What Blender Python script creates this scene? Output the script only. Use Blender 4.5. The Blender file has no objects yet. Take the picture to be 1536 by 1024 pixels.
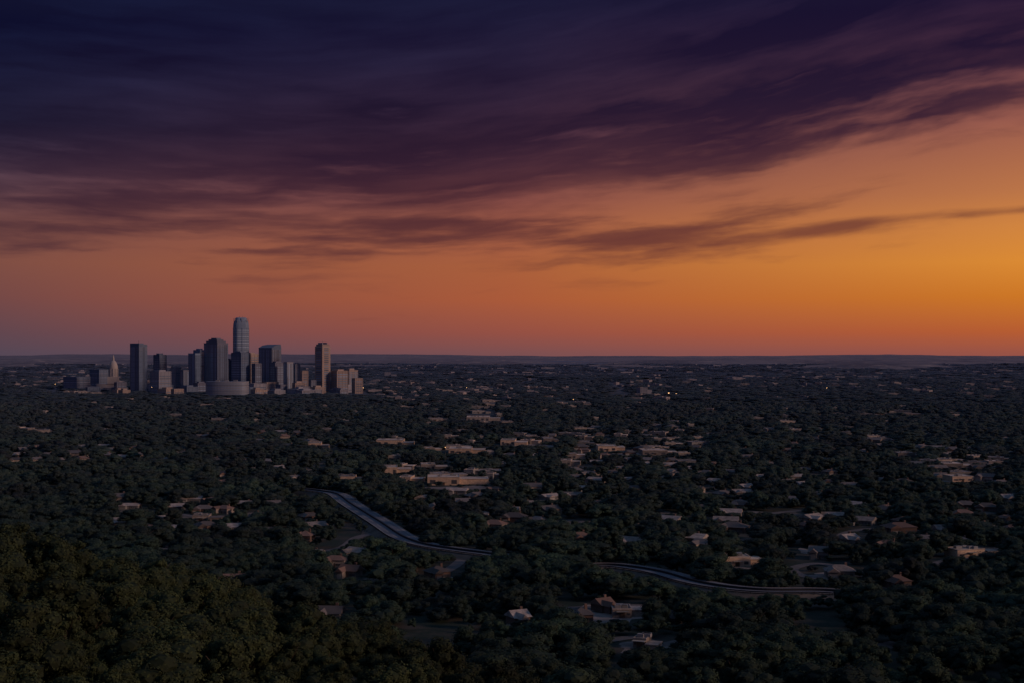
import bpy, bmesh, math, random
import numpy as np
from mathutils import Vector, noise as mnoise
random.seed(7); rng = np.random.default_rng(7)
scene = bpy.context.scene; COL = scene.collection
F = 2133.0; H = 110.0; HY = 532.0; PI = math.pi
def wx(px, Y): return (px-768.0)/F*Y
def wz(py, Y): return H-(py-HY)/F*Y
def dist(py): return H*F/(py-HY)

# ------------------------------------------------------------------ helpers
def tag(o, label=None, cat=None, group=None, kind=None):
    if label: o['label'] = label
    if cat: o['category'] = cat
    if group: o['group'] = group
    if kind: o['kind'] = kind
    return o
def thing(name, label, cat, loc, rz=0, group=None):
    o = bpy.data.objects.new(name, None); COL.objects.link(o)
    o.location = loc; o.rotation_euler = (0, 0, rz); o.empty_display_size = 2
    return tag(o, label, cat, group)
def link(name, me, parent=None, loc=(0, 0, 0)):
    o = bpy.data.objects.new(name, me); COL.objects.link(o)
    o.parent = parent; o.location = loc
    return o
class MB:
    def __init__(s): s.v = []; s.f = []
    def box(s, x0, x1, y0, y1, z0, z1):
        b = len(s.v)
        s.v += [(x0,y0,z0),(x1,y0,z0),(x1,y1,z0),(x0,y1,z0),(x0,y0,z1),(x1,y0,z1),(x1,y1,z1),(x0,y1,z1)]
        s.f += [tuple(b+i for i in q) for q in ((0,3,2,1),(4,5,6,7),(0,1,5,4),(1,2,6,5),(2,3,7,6),(3,0,4,7))]
        return s
    def poly(s, pts, faces):
        b = len(s.v); s.v += list(pts); s.f += [tuple(b+i for i in q) for q in faces]; return s
    def loft(s, secs):
        n = len(secs[0]); b = len(s.v)
        for sec in secs: s.v += list(sec)
        for k in range(len(secs)-1):
            for i in range(n):
                j = (i+1) % n
                s.f.append((b+k*n+i, b+k*n+j, b+(k+1)*n+j, b+(k+1)*n+i))
        s.f.append(tuple(b+i for i in reversed(range(n)))); s.f.append(tuple(b+(len(secs)-1)*n+i for i in range(n)))
        return s
    def tube(s, p0, p1, r0, r1, n=7):
        p0 = Vector(p0); p1 = Vector(p1); d = (p1-p0).normalized()
        a = d.orthogonal().normalized(); c = d.cross(a)
        return s.loft([[tuple(p+(a*math.cos(2*PI*i/n)+c*math.sin(2*PI*i/n))*r) for i in range(n)] for p, r in ((p0, r0), (p1, r1))])
    def mesh(s, name, mat):
        me = bpy.data.meshes.new(name); me.from_pydata(s.v, [], s.f); me.materials.append(mat); me.update(); return me
    def build(s, name, mat, parent=None, loc=(0, 0, 0)): return link(name, s.mesh(name, mat), parent, loc)
def copy_tree(o, parent=None):
    c = o.copy(); COL.objects.link(c); c.parent = parent
    for ch in list(o.children): copy_tree(ch, c)
    return c

# ------------------------------------------------------------------ node helper
class NT:
    def __init__(s, tree): s.t = tree; s.n = tree.nodes; s.l = tree.links
    def node(s, typ, **kw):
        n = s.n.new(typ)
        for k, v in kw.items(): setattr(n, k, v)
        return n
    def put(s, sock, v):
        if isinstance(v, bpy.types.NodeSocket): s.l.new(v, sock)
        elif v is not None: sock.default_value = v
    def m(s, op, a, b=None, c=None, clamp=False):
        n = s.node('ShaderNodeMath', operation=op, use_clamp=clamp)
        for i, v in enumerate((a, b, c)):
            if v is not None: s.put(n.inputs[i], v)
        return n.outputs[0]
    def comb(s, x, y, z):
        n = s.node('ShaderNodeCombineXYZ')
        for i, v in enumerate((x, y, z)): s.put(n.inputs[i], v)
        return n.outputs[0]
    def sep(s, v):
        n = s.node('ShaderNodeSeparateXYZ'); s.put(n.inputs[0], v); return n.outputs
    def noise(s, vec, scale, detail=4, rough=.55, dist_=0):
        n = s.node('ShaderNodeTexNoise'); s.put(n.inputs['Vector'], vec)
        n.inputs['Scale'].default_value = scale; n.inputs['Detail'].default_value = detail
        n.inputs['Roughness'].default_value = rough; n.inputs['Distortion'].default_value = dist_
        return n.outputs['Fac']
    def ramp(s, fac, stops, interp='LINEAR'):
        n = s.node('ShaderNodeValToRGB'); r = n.color_ramp; r.interpolation = interp
        while len(r.elements) > 1: r.elements.remove(r.elements[-1])
        for i, (p, c) in enumerate(stops):
            e = r.elements[0] if i == 0 else r.elements.new(p)
            e.position = p; e.color = (c[0], c[1], c[2], 1) if isinstance(c, (tuple, list)) else (c, c, c, 1)
        s.put(n.inputs[0], fac); return n.outputs[0]
    def mix(s, fac, a, b, blend='MIX'):
        n = s.node('ShaderNodeMix', data_type='RGBA', blend_type=blend)
        s.put(n.inputs[0], fac)
        for i, v in ((6, a), (7, b)):
            if isinstance(v, (tuple, list)): v = (v[0], v[1], v[2], 1)
            s.put(n.inputs[i], v)
        return n.outputs[2]
    def sstep(s, x, a, b):
        n = s.node('ShaderNodeMapRange', interpolation_type='SMOOTHSTEP')
        s.put(n.inputs[0], x); n.inputs[1].default_value = a; n.inputs[2].default_value = b
        return n.outputs[0]
def lin(c):
    return tuple(((v/255.0)/12.92 if v/255.0 <= .04045 else (((v/255.0)+.055)/1.055)**2.4) for v in c)

HAZE = (0.165, 0.20, 0.325)  # blue of the distant air, painted into base colours instead of a volume
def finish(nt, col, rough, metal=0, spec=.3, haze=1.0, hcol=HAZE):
    """far things read paler and bluer: air haze painted into the base colour, growing with the distance over the plain"""
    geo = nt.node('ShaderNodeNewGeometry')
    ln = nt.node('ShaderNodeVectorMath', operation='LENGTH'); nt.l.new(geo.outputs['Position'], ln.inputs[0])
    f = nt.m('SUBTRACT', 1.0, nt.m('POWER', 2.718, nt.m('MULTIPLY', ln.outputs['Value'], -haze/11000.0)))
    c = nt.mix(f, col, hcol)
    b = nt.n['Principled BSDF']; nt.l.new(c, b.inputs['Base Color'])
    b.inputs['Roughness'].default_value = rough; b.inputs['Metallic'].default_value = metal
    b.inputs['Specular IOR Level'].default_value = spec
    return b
def newmat(name):
    m = bpy.data.materials.new(name); m.use_nodes = True; return m, NT(m.node_tree)
def mat(name, col, rough=.8, var=.25, scale=.4, rnd=.3, metal=0, spec=.3, haze=1.0):
    m, nt = newmat(name)
    geo = nt.node('ShaderNodeNewGeometry'); oi = nt.node('ShaderNodeObjectInfo')
    nz = nt.noise(geo.outputs['Position'], scale, 5, .65)
    k = nt.m('ADD', nt.m('MULTIPLY', nt.m('SUBTRACT', nz, .5), var*3), 1.0)
    k = nt.m('MULTIPLY', k, nt.m('ADD', nt.m('MULTIPLY', oi.outputs['Random'], rnd*2), 1.0-rnd))
    c = nt.mix(1.0, col, nt.comb(k, k, k), 'MULTIPLY')
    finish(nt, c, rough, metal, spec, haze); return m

M = {}
M['wall_cream'] = mat('wall_cream', (.34,.29,.26), rnd=.45, var=.6)
M['wall_warm'] = mat('wall_warm', (.68,.50,.37), rnd=.2, var=.5)
M['wall_brick'] = mat('wall_brick', (.17,.11,.09))
M['wall_grey'] = mat('wall_grey', (.24,.235,.24))
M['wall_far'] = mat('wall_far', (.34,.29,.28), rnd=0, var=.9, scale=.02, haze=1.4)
M['roof_pale'] = mat('roof_pale', (.30,.26,.25), rnd=.5, var=.7)
M['roof_shingle'] = mat('roof_shingle', (.15,.13,.13), rnd=.5)
M['roof_tile'] = mat('roof_tile', (.20,.125,.10), rnd=.3)
M['roof_white'] = mat('roof_white', (.58,.48,.42), rnd=.35, var=.7, scale=.12)
M['trim'] = mat('trim', (.36,.34,.32)); M['door'] = mat('door', (.12,.08,.06))
M['glass'] = mat('glass', (.07,.07,.08), .3, spec=.5)
M['unit'] = mat('unit', (.25,.25,.27)); M['bark'] = mat('bark', (.07,.055,.045), .9)
M['metal'] = mat('metal', (.12,.12,.13), .5, metal=.5)
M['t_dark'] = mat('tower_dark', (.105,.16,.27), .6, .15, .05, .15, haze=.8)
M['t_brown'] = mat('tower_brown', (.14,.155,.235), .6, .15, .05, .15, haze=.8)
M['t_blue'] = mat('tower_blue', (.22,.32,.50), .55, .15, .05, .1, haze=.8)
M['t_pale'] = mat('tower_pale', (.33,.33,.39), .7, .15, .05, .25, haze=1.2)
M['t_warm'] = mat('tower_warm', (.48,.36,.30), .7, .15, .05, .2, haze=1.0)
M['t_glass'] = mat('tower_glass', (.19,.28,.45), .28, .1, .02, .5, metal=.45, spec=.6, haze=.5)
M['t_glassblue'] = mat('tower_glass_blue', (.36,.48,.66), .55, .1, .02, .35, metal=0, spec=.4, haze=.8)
M['asphalt'] = mat('asphalt', (.165,.175,.22), .75, .4, .15, 0)
M['street'] = mat('street_surface', (.15,.135,.14), .8, .5, .1, 0)
M['verge'] = mat('verge', (.13,.11,.095), .95, .9, .08, 0)
M['paint'] = mat('paint', (.5,.5,.48)); M['concrete'] = mat('concrete', (.24,.205,.20), .85, .8, .08, .3)
M['rail'] = mat('rail', (.02,.02,.025), .6)

def foliage(name, c1, c2, warm):
    m, nt = newmat(name)
    geo = nt.node('ShaderNodeNewGeometry'); oi = nt.node('ShaderNodeObjectInfo')
    p = geo.outputs['Position']; X = nt.sep(p)
    n1 = nt.noise(p, .35, 2, .6); n2 = nt.noise(p, .009, 3, .6)
    c = nt.mix(nt.sstep(n1, .35, .65), c1, c2)
    near_ = nt.m('SUBTRACT', 1.0, nt.sstep(X[1], 290.0, 600.0))
    c = nt.mix(near_, c, nt.mix(nt.sstep(n1, .35, .65), warm, tuple(v*1.25 for v in warm)))
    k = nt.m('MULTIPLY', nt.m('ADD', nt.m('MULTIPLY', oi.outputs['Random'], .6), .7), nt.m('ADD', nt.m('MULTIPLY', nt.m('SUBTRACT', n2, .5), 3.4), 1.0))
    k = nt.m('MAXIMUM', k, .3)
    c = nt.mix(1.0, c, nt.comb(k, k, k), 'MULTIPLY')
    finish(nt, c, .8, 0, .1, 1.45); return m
M['leaf'] = foliage('leaf', (.022,.048,.029), (.033,.064,.036), (.032,.044,.017))
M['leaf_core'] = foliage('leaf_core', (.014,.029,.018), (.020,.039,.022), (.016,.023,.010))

m, nt = newmat('ground_mat')
geo = nt.node('ShaderNodeNewGeometry'); p = geo.outputs['Position']; X = nt.sep(p)
nA = nt.noise(p, .05, 6, .65); nB = nt.noise(p, .0045, 6, .7); nC = nt.noise(p, .0007, 4, .6)
g = nt.mix(nt.sstep(nA, .42, .62), (.020,.034,.020), (.075,.066,.053))
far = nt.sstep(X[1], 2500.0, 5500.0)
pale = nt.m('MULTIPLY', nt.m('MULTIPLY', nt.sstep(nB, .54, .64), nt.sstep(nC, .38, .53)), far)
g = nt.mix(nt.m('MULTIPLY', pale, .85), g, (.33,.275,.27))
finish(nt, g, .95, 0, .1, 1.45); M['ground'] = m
m, nt = newmat('hills_mat')
geo = nt.node('ShaderNodeNewGeometry'); p = geo.outputs['Position']
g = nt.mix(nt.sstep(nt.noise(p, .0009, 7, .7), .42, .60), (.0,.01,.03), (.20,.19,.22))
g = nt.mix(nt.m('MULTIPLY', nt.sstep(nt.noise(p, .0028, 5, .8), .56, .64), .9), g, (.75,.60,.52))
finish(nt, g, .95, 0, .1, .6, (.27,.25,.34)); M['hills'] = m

# ------------------------------------------------------------------ terrain
PX = np.array([-400,-200,-120,-79,-53,-37,-18,0,30,80,150,300.0]); PZ = np.array([88,85,80,76,71,64.5,58.5,51.5,39,21,8,0.0])
def sst(t): t = np.clip(t, 0, 1); return t*t*(3-2*t)
def terr(x, y):
    x = np.asarray(x, float); y = np.asarray(y, float)
    xs = x*np.clip(220.0/np.maximum(y, 130), .6, 1.0)
    hill = np.interp(xs, PX, PZ)*(1-sst((y-218)/185.0))
    hill = hill+.8*np.sin(x/9.0+y/23.0)*np.sin(y/13.0+1)*np.clip(hill/50, 0, 1)
    r = np.hypot(x, y); cone = 108-.30*r
    a = np.maximum(hill, cone); a = np.maximum(a, 0)
    amp = 5.0*sst((y-1500)/2500.0)+10*sst((y-5500)/6000.0)
    und = amp*(np.sin(x/610+y/900.0)+np.sin(y/523.0-x/1300.0+2)+.6*np.sin(x/240.0+1.0)*np.sin(y/310.0))*.45
    return a+und
def axis(fine0, fine1, step, lo, hi, g=1.12):
    c = list(np.arange(fine0, fine1+.1, step)); s = step; v = c[-1]
    while v < hi: s *= g; v += s; c.append(v)
    s = step; v = c[0]; pre = []
    while v > lo: s *= g; v -= s; pre.append(v)
    return np.array(pre[::-1]+c)
gx = axis(-170, 170, 5, -32000, 32000, 1.07); gy = axis(-40, 430, 5, -3000, 60000, 1.05)
GX, GY = np.meshgrid(gx, gy); GZ = terr(GX, GY)
nx = len(gx); ny = len(gy)
idx = np.arange(nx*ny).reshape(ny, nx)
me = bpy.data.meshes.new('ground')
me.from_pydata(np.stack([GX, GY, GZ], -1).reshape(-1, 3).tolist(), [], np.stack([idx[:-1,:-1], idx[:-1,1:], idx[1:,1:], idx[1:,:-1]], -1).reshape(-1, 4).tolist())
me.materials.append(M['ground']); me.polygons.foreach_set('use_smooth', [True]*len(me.polygons))
tag(link('ground', me), kind='structure')
def ridge(y0, y1, hw, base, amp, sc, seed, bumps=()):
    hx = np.linspace(-hw, hw, 420); hy = np.linspace(y0, y1, 16); v = []
    for y in hy:
        prof = max(0, math.sin(PI*(y-y0)/(y1-y0)))**.8
        for x in hx:
            n = mnoise.fractal(Vector((x/sc, y/(sc*1.6), seed)), .9, 2.1, 6)
            b = base+amp*n+sum(hh*math.exp(-((x-c)/w)**2) for c, w, hh in bumps)
            v.append((x, y, -6+max(0, b+6)*prof))
    ix = np.arange(len(hx)*len(hy)).reshape(len(hy), len(hx))
    me = bpy.data.meshes.new('hills'); me.from_pydata(v, [], np.stack([ix[:-1,:-1], ix[:-1,1:], ix[1:,1:], ix[1:,:-1]], -1).reshape(-1, 4).tolist())
    me.materials.append(M['hills']); tag(link('hills', me), kind='structure')
ridge(10500, 14500, 8500, 4, 46, 1300.0, 1.7)
ridge(15500, 21000, 11500, 46, 56, 2000.0, 8.3)
ridge(25000, 36000, 17000, 100, 50, 3600.0, 3.1, ((-2950, 1100, 38), (-5200, 600, 12), (4300, 900, 18), (7600, 1500, 16)))

# ------------------------------------------------------------------ road
RP = [(400,733),(445,737),(480,741),(506,746),(522,758),(545,773),(575,792),(605,812),(640,824),(690,832),(750,840),(800,850),(860,856),(915,855),(960,860),(1000,868),(1040,880),(1090,889),(1150,894),(1225,894),(1270,897)]
ctrl = [Vector((wx(a, dist(b)), dist(b), 0)) for a, b in RP]
def catmull(P, n=10):
    out = []
    for i in range(len(P)-1):
        p0 = P[max(i-1, 0)]; p1 = P[i]; p2 = P[i+1]; p3 = P[min(i+2, len(P)-1)]
        for k in range(n):
            t = k/n
            out.append(.5*((2*p1)+(p2-p0)*t+(2*p0-5*p1+4*p2-p3)*t*t+(3*p1-p0-3*p2+p3)*t**3))
    out.append(P[-1]); return out
path = catmull(ctrl)
for _ in range(6): path = [path[0]]+[(path[i-1]+path[i]*2+path[i+1])/4 for i in range(1, len(path)-1)]+[path[-1]]
def strip(path, a, b, za, zb, mb=None, seg=None):
    mb = mb or MB(); rows = []
    for i, q in enumerate(path):
        d = (path[min(i+1, len(path)-1)]-path[max(i-1, 0)]).normalized(); n = Vector((-d.y, d.x, 0))
        A = q+n*a; B = q+n*b; rows.append(((A.x, A.y, za), (B.x, B.y, zb)))
    for i in range(len(rows)-1):
        if seg and (i//2) % 2: continue
        mb.poly([rows[i][0], rows[i][1], rows[i+1][1], rows[i+1][0]], [(0,1,2,3)])
    return mb
RZ = 2.8; RW = 7.6
tag(strip(path, -RW, RW, RZ, RZ).build('road', M['asphalt']), kind='structure')
mb = MB(); strip(path, RW, RW+5, RZ-.05, .05, mb); strip(path, -RW-5, -RW, .05, RZ-.05, mb)
tag(mb.build('verge', M['verge']), kind='structure')
mb = MB()
for a in (-RW+.7, RW-.9): strip(path, a, a+.25, RZ+.006, RZ+.006, mb)
for a in (-3.9, 3.7): strip(path, a, a+.2, RZ+.006, RZ+.006, mb, seg=True)
tag(mb.build('road_marking', M['paint']), kind='structure')
def kerbstrip(a, b, z, name, mt):
    mb = MB(); strip(path, a, a, RZ, RZ+z, mb); strip(path, a, b, RZ+z, RZ+z, mb); strip(path, b, b, RZ+z, RZ, mb); return mb.build(name, mt)
tag(kerbstrip(-RW-.4, -RW, .14, 'kerb', M['concrete']), kind='structure')
tag(kerbstrip(RW, RW+.4, .14, 'kerb', M['concrete']), kind='structure')
tag(kerbstrip(-.4, .4, 1.0, 'median_barrier', M['rail']), 'dark barrier along the middle of the winding road', 'barrier')
rt = thing('guard_rail', 'dark guard rail along the near edge of the winding road', 'guard rail', (0, 0, 0))
mb = MB(); strip(path, -RW-.9, -RW-.9, RZ+.35, RZ+.9, mb); strip(path, -RW-.9, -RW-.7, RZ+.9, RZ+.9, mb); mb.build('rail', M['rail'], rt)
pm = MB().box(-.12, .12, -.12, .12, -.6, .85).mesh('post', M['rail'])
for i in range(0, len(path)-1, 3):
    q = path[i]; d = (path[i+1]-q).normalized(); n = Vector((-d.y, d.x, 0)); A = q-n*(RW+.75)
    link('post', pm, rt, (A.x, A.y, RZ))
roadpts = np.array([(q.x, q.y) for q in path])
road_px = roadpts[:,0]/roadpts[:,1]*F+768
road_open = roadpts[((road_px > 470) & (road_px < 738)) | ((road_px > 892) & (road_px < 1222))]
STREETS = [[(515,748),(560,744),(590,738),(640,734),(740,732)],[(700,832),(680,850),(650,866),(630,884)],[(560,800),(535,806),(515,820),(480,828)],
 [(850,912),(900,910),(960,908),(985,912)],[(905,962),(950,956),(990,966),(1020,962)],[(1240,870),(1200,862),(1190,852),(1230,845),(1290,858)],[(1400,846),(1450,832),(1500,822)],
 [(1262,826),(1255,808),(1280,796),(1330,792),(1390,796)],[(180,790),(200,772),(260,770),(330,778),(400,766)],[(1130,775),(1170,768),(1230,764)],[(840,790),(880,782),(930,790)],
 [(640,700),(760,696),(880,690),(1010,690)],[(1200,705),(1260,700),(1330,697)],[(600,760),(660,752),(730,756)],[(40,700),(120,694),(210,696)],[(1380,730),(1440,727),(1500,724)],[(430,700),(500,694),(560,698)],[(1040,755),(1100,748),(1160,752)],
 [(760,730),(840,724),(900,728)],[(980,726),(1060,732),(1140,728)],[(1300,752),(1380,748),(1460,752)]]
sp_all = []
for si, S in enumerate(STREETS):
    c_ = catmull([Vector((wx(a, dist(b)), dist(b), 0)) for a, b in S], 8)
    tag(strip(c_, -3.2, 3.2, .22+.004*si, .22+.004*si).build('street', M['street']), kind='structure')
    sp_all += [(q.x, q.y) for q in c_]
street_pts = np.array(sp_all)

clear = []   # x, y, radius, reveal 0..1, height of the thing
LOTS = [(556,803,60,38,'v'),(480,742,50,30,'a'),(655,866,58,18,'c'),(1240,864,80,14,'c'),(1350,881,50,11,'c'),(910,926,120,18,'c'),(965,970,100,12,'c'),(880,912,60,9,'c'),
        (1272,812,38,20,'c'),(1352,797,50,16,'v'),(490,921,46,12,'a'),(520,866,44,18,'v'),(700,741,50,20,'c'),(690,732,110,26,'c'),(1450,722,80,24,'c'),(1465,836,80,12,'c'),(1115,853,54,10,'c'),
        (300,776,70,18,'v'),(640,700,90,26,'c'),(950,681,110,30,'c'),(790,668,100,30,'c'),(860,782,40,14,'v'),(1180,770,60,16,'v'),(740,790,36,14,'v'),(1060,740,30,14,'v'),(1335,968,40,9,'c'),(1000,770,30,12,'v'),(200,765,60,16,'v'),(1480,770,40,14,'v'),
        (775,932,40,12,'c'),(1210,826,30,12,'c'),(560,868,30,10,'v'),(1130,768,30,12,'c'),(880,700,60,20,'v'),(1240,712,60,18,'v'),(820,750,40,12,'c'),(1120,810,40,12,'v')]
for i, (px, py, w, dep, k) in enumerate(LOTS):
    Y = dist(py); W = w/F*Y/2; cx = wx(px, Y); n = 22; pts = []; ph = random.uniform(0, 6)
    for a in range(n):
        t = 2*PI*a/n; q = .85+.22*math.sin(3*t+ph)+random.uniform(-.14, .14)
        pts.append((cx+W*q*math.cos(t), Y+dep*q*math.sin(t), .05+.004*i))
    mb = MB(); mb.poly(pts, [tuple(range(n))])
    tag(mb.build('bare_ground' if k == 'v' else 'parking_lot', M[{'v':'verge','a':'asphalt','c':'concrete'}[k]]), kind='structure')
    for q in (-.6, 0, .6): clear.append((cx+W*q, Y, max(W*.3, dep*.35), 1.0, 3.0))

# ------------------------------------------------------------------ houses
def gable(w, d, h, rh, ov=.7, axis='x'):
    p = [(-w/2-ov,-d/2-ov,h),(w/2+ov,-d/2-ov,h),(w/2+ov,d/2+ov,h),(-w/2-ov,d/2+ov,h),(-w/2-ov,0,h+rh),(w/2+ov,0,h+rh)]
    return MB().poly(p, [(0,1,5,4),(2,3,4,5),(1,2,5),(3,0,4),(3,2,1,0)])
def hip(w, d, h, rh, ov=.7):
    k = d/2
    p = [(-w/2-ov,-d/2-ov,h),(w/2+ov,-d/2-ov,h),(w/2+ov,d/2+ov,h),(-w/2-ov,d/2+ov,h),(-w/2+k,0,h+rh),(w/2-k,0,h+rh)]
    return MB().poly(p, [(0,1,5,4),(2,3,4,5),(1,2,5),(3,0,4),(3,2,1,0)])
def house(root, w, d, h, rh, kind, wall, roof):
    MB().box(-w/2, w/2, -d/2, d/2, 0, h).build('wall', M[wall], root)
    rf = (gable if kind == 'gable' else hip)(w, d, h+.003, rh).build('roof', M[roof], root)
    MB().box(w*.2, w*.2+1.1, .6, 1.7, h+rh*.3, h+rh+1.0).build('chimney', M['wall_brick'], rf)
    ww = w*.38
    MB().box(-w/2+.6, -w/2+.6+ww, -d/2-4.5, -d/2-.003, 0, h-.05).build('wing', M[wall], root)
    x0 = -w/2+.1; x1 = -w/2+1.1+ww; xm = (x0+x1)/2; yb = -d/2-5.1
    MB().poly([(x0,yb,h-.04),(x1,yb,h-.04),(xm,yb,h+rh*.75),(x0,0,h-.04),(x1,0,h-.04),(xm,0,h+rh*.75)], [(0,1,2),(0,2,5,3),(1,4,5,2),(3,5,4)]).build('wing_roof', M[roof], root)
    MB().box(-w/2+1.4, -w/2-.2+ww, -d/2-4.62, -d/2-4.503, 0, 2.3).build('garage_door', M['trim'], root)
    MB().box(w*.02, w*.02+1.1, -d/2-.08, -d/2-.003, 0, 2.2).build('door', M['door'], root)
    for i in range(3):
        cx = w*.16+i*w*.115
        o = MB().box(-.7, .7, -.09, -.003, 1.0, 2.2).build('window', M['glass'], root, (cx, -d/2, 0))
        MB().box(-.85, .85, -.16, -.10, .8, .95).build('sill', M['trim'], o)
def flat_building(root, w, d, h, wall, roof, storeys=1, units=3):
    w1 = w*random.uniform(.5, .72); x0 = -w/2
    MB().box(x0, x0+w1, -d/2, d/2, 0, h).build('wall', M[wall], root)
    rf = MB().box(x0+.4, x0+w1-.4, -d/2+.4, d/2-.4, h+.004, h+.25).build('roof', M[roof], root)
    mb = MB()
    for a in ((x0-.1, x0+w1+.1, -d/2-.1, -d/2+.35), (x0-.1, x0+w1+.1, d/2-.35, d/2+.1), (x0-.1, x0+.35, -d/2+.352, d/2-.352), (x0+w1-.35, x0+w1+.1, -d/2+.352, d/2-.352)):
        mb.box(*a, h+.002, h+.6)
    mb.build('parapet', M[roof], root)
    hw = h*random.uniform(.55, .8); yo = random.uniform(-.5, .25)*d
    MB().box(x0+w1+.004, w/2, -d/2+d*.18+yo, d/2-.2+yo, 0, hw).build('wing', M[wall], root)
    MB().box(x0+w1+.11, w/2+.3, -d/2+d*.18-.4+yo, d/2+.1+yo, hw+.004, hw+.4).build('wing_roof', M[roof], root)
    for i in range(units):
        ux = x0+w1*random.uniform(.15, .85); uy = random.uniform(-.25, .25)*d; s = random.uniform(1.0, 2.0)
        MB().box(-s, s, -s*.7, s*.7, 0, 1.3).build('rooftop_unit', M['unit'], rf, (ux, uy, h+.26))
    n = int(min(7, max(3, w1/7)))
    for s in range(storeys):
        z0 = s*(h/storeys)+1.2; z1 = (s+1)*(h/storeys)-1.9
        for i in range(n):
            if s == 0 and i == n//2: continue
            cx = x0+w1*(i+.5)/n; wd = w1/n*.5
            MB().box(-wd/2, wd/2, -.09, -.004, z0, max(z1, z0+.8)).build('window', M['glass'], root, (cx, -d/2, 0))
    cx = x0+w1*(n//2+.5)/n
    MB().box(-1.1, 1.1, -.09, -.004, 0, 2.4).build('door', M['door'], root, (cx, -d/2, 0))
    MB().box(-2.5, 2.5, -2.0, -.004, 2.7, 2.95).build('canopy', M['trim'], root, (cx, -d/2, 0))

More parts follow.
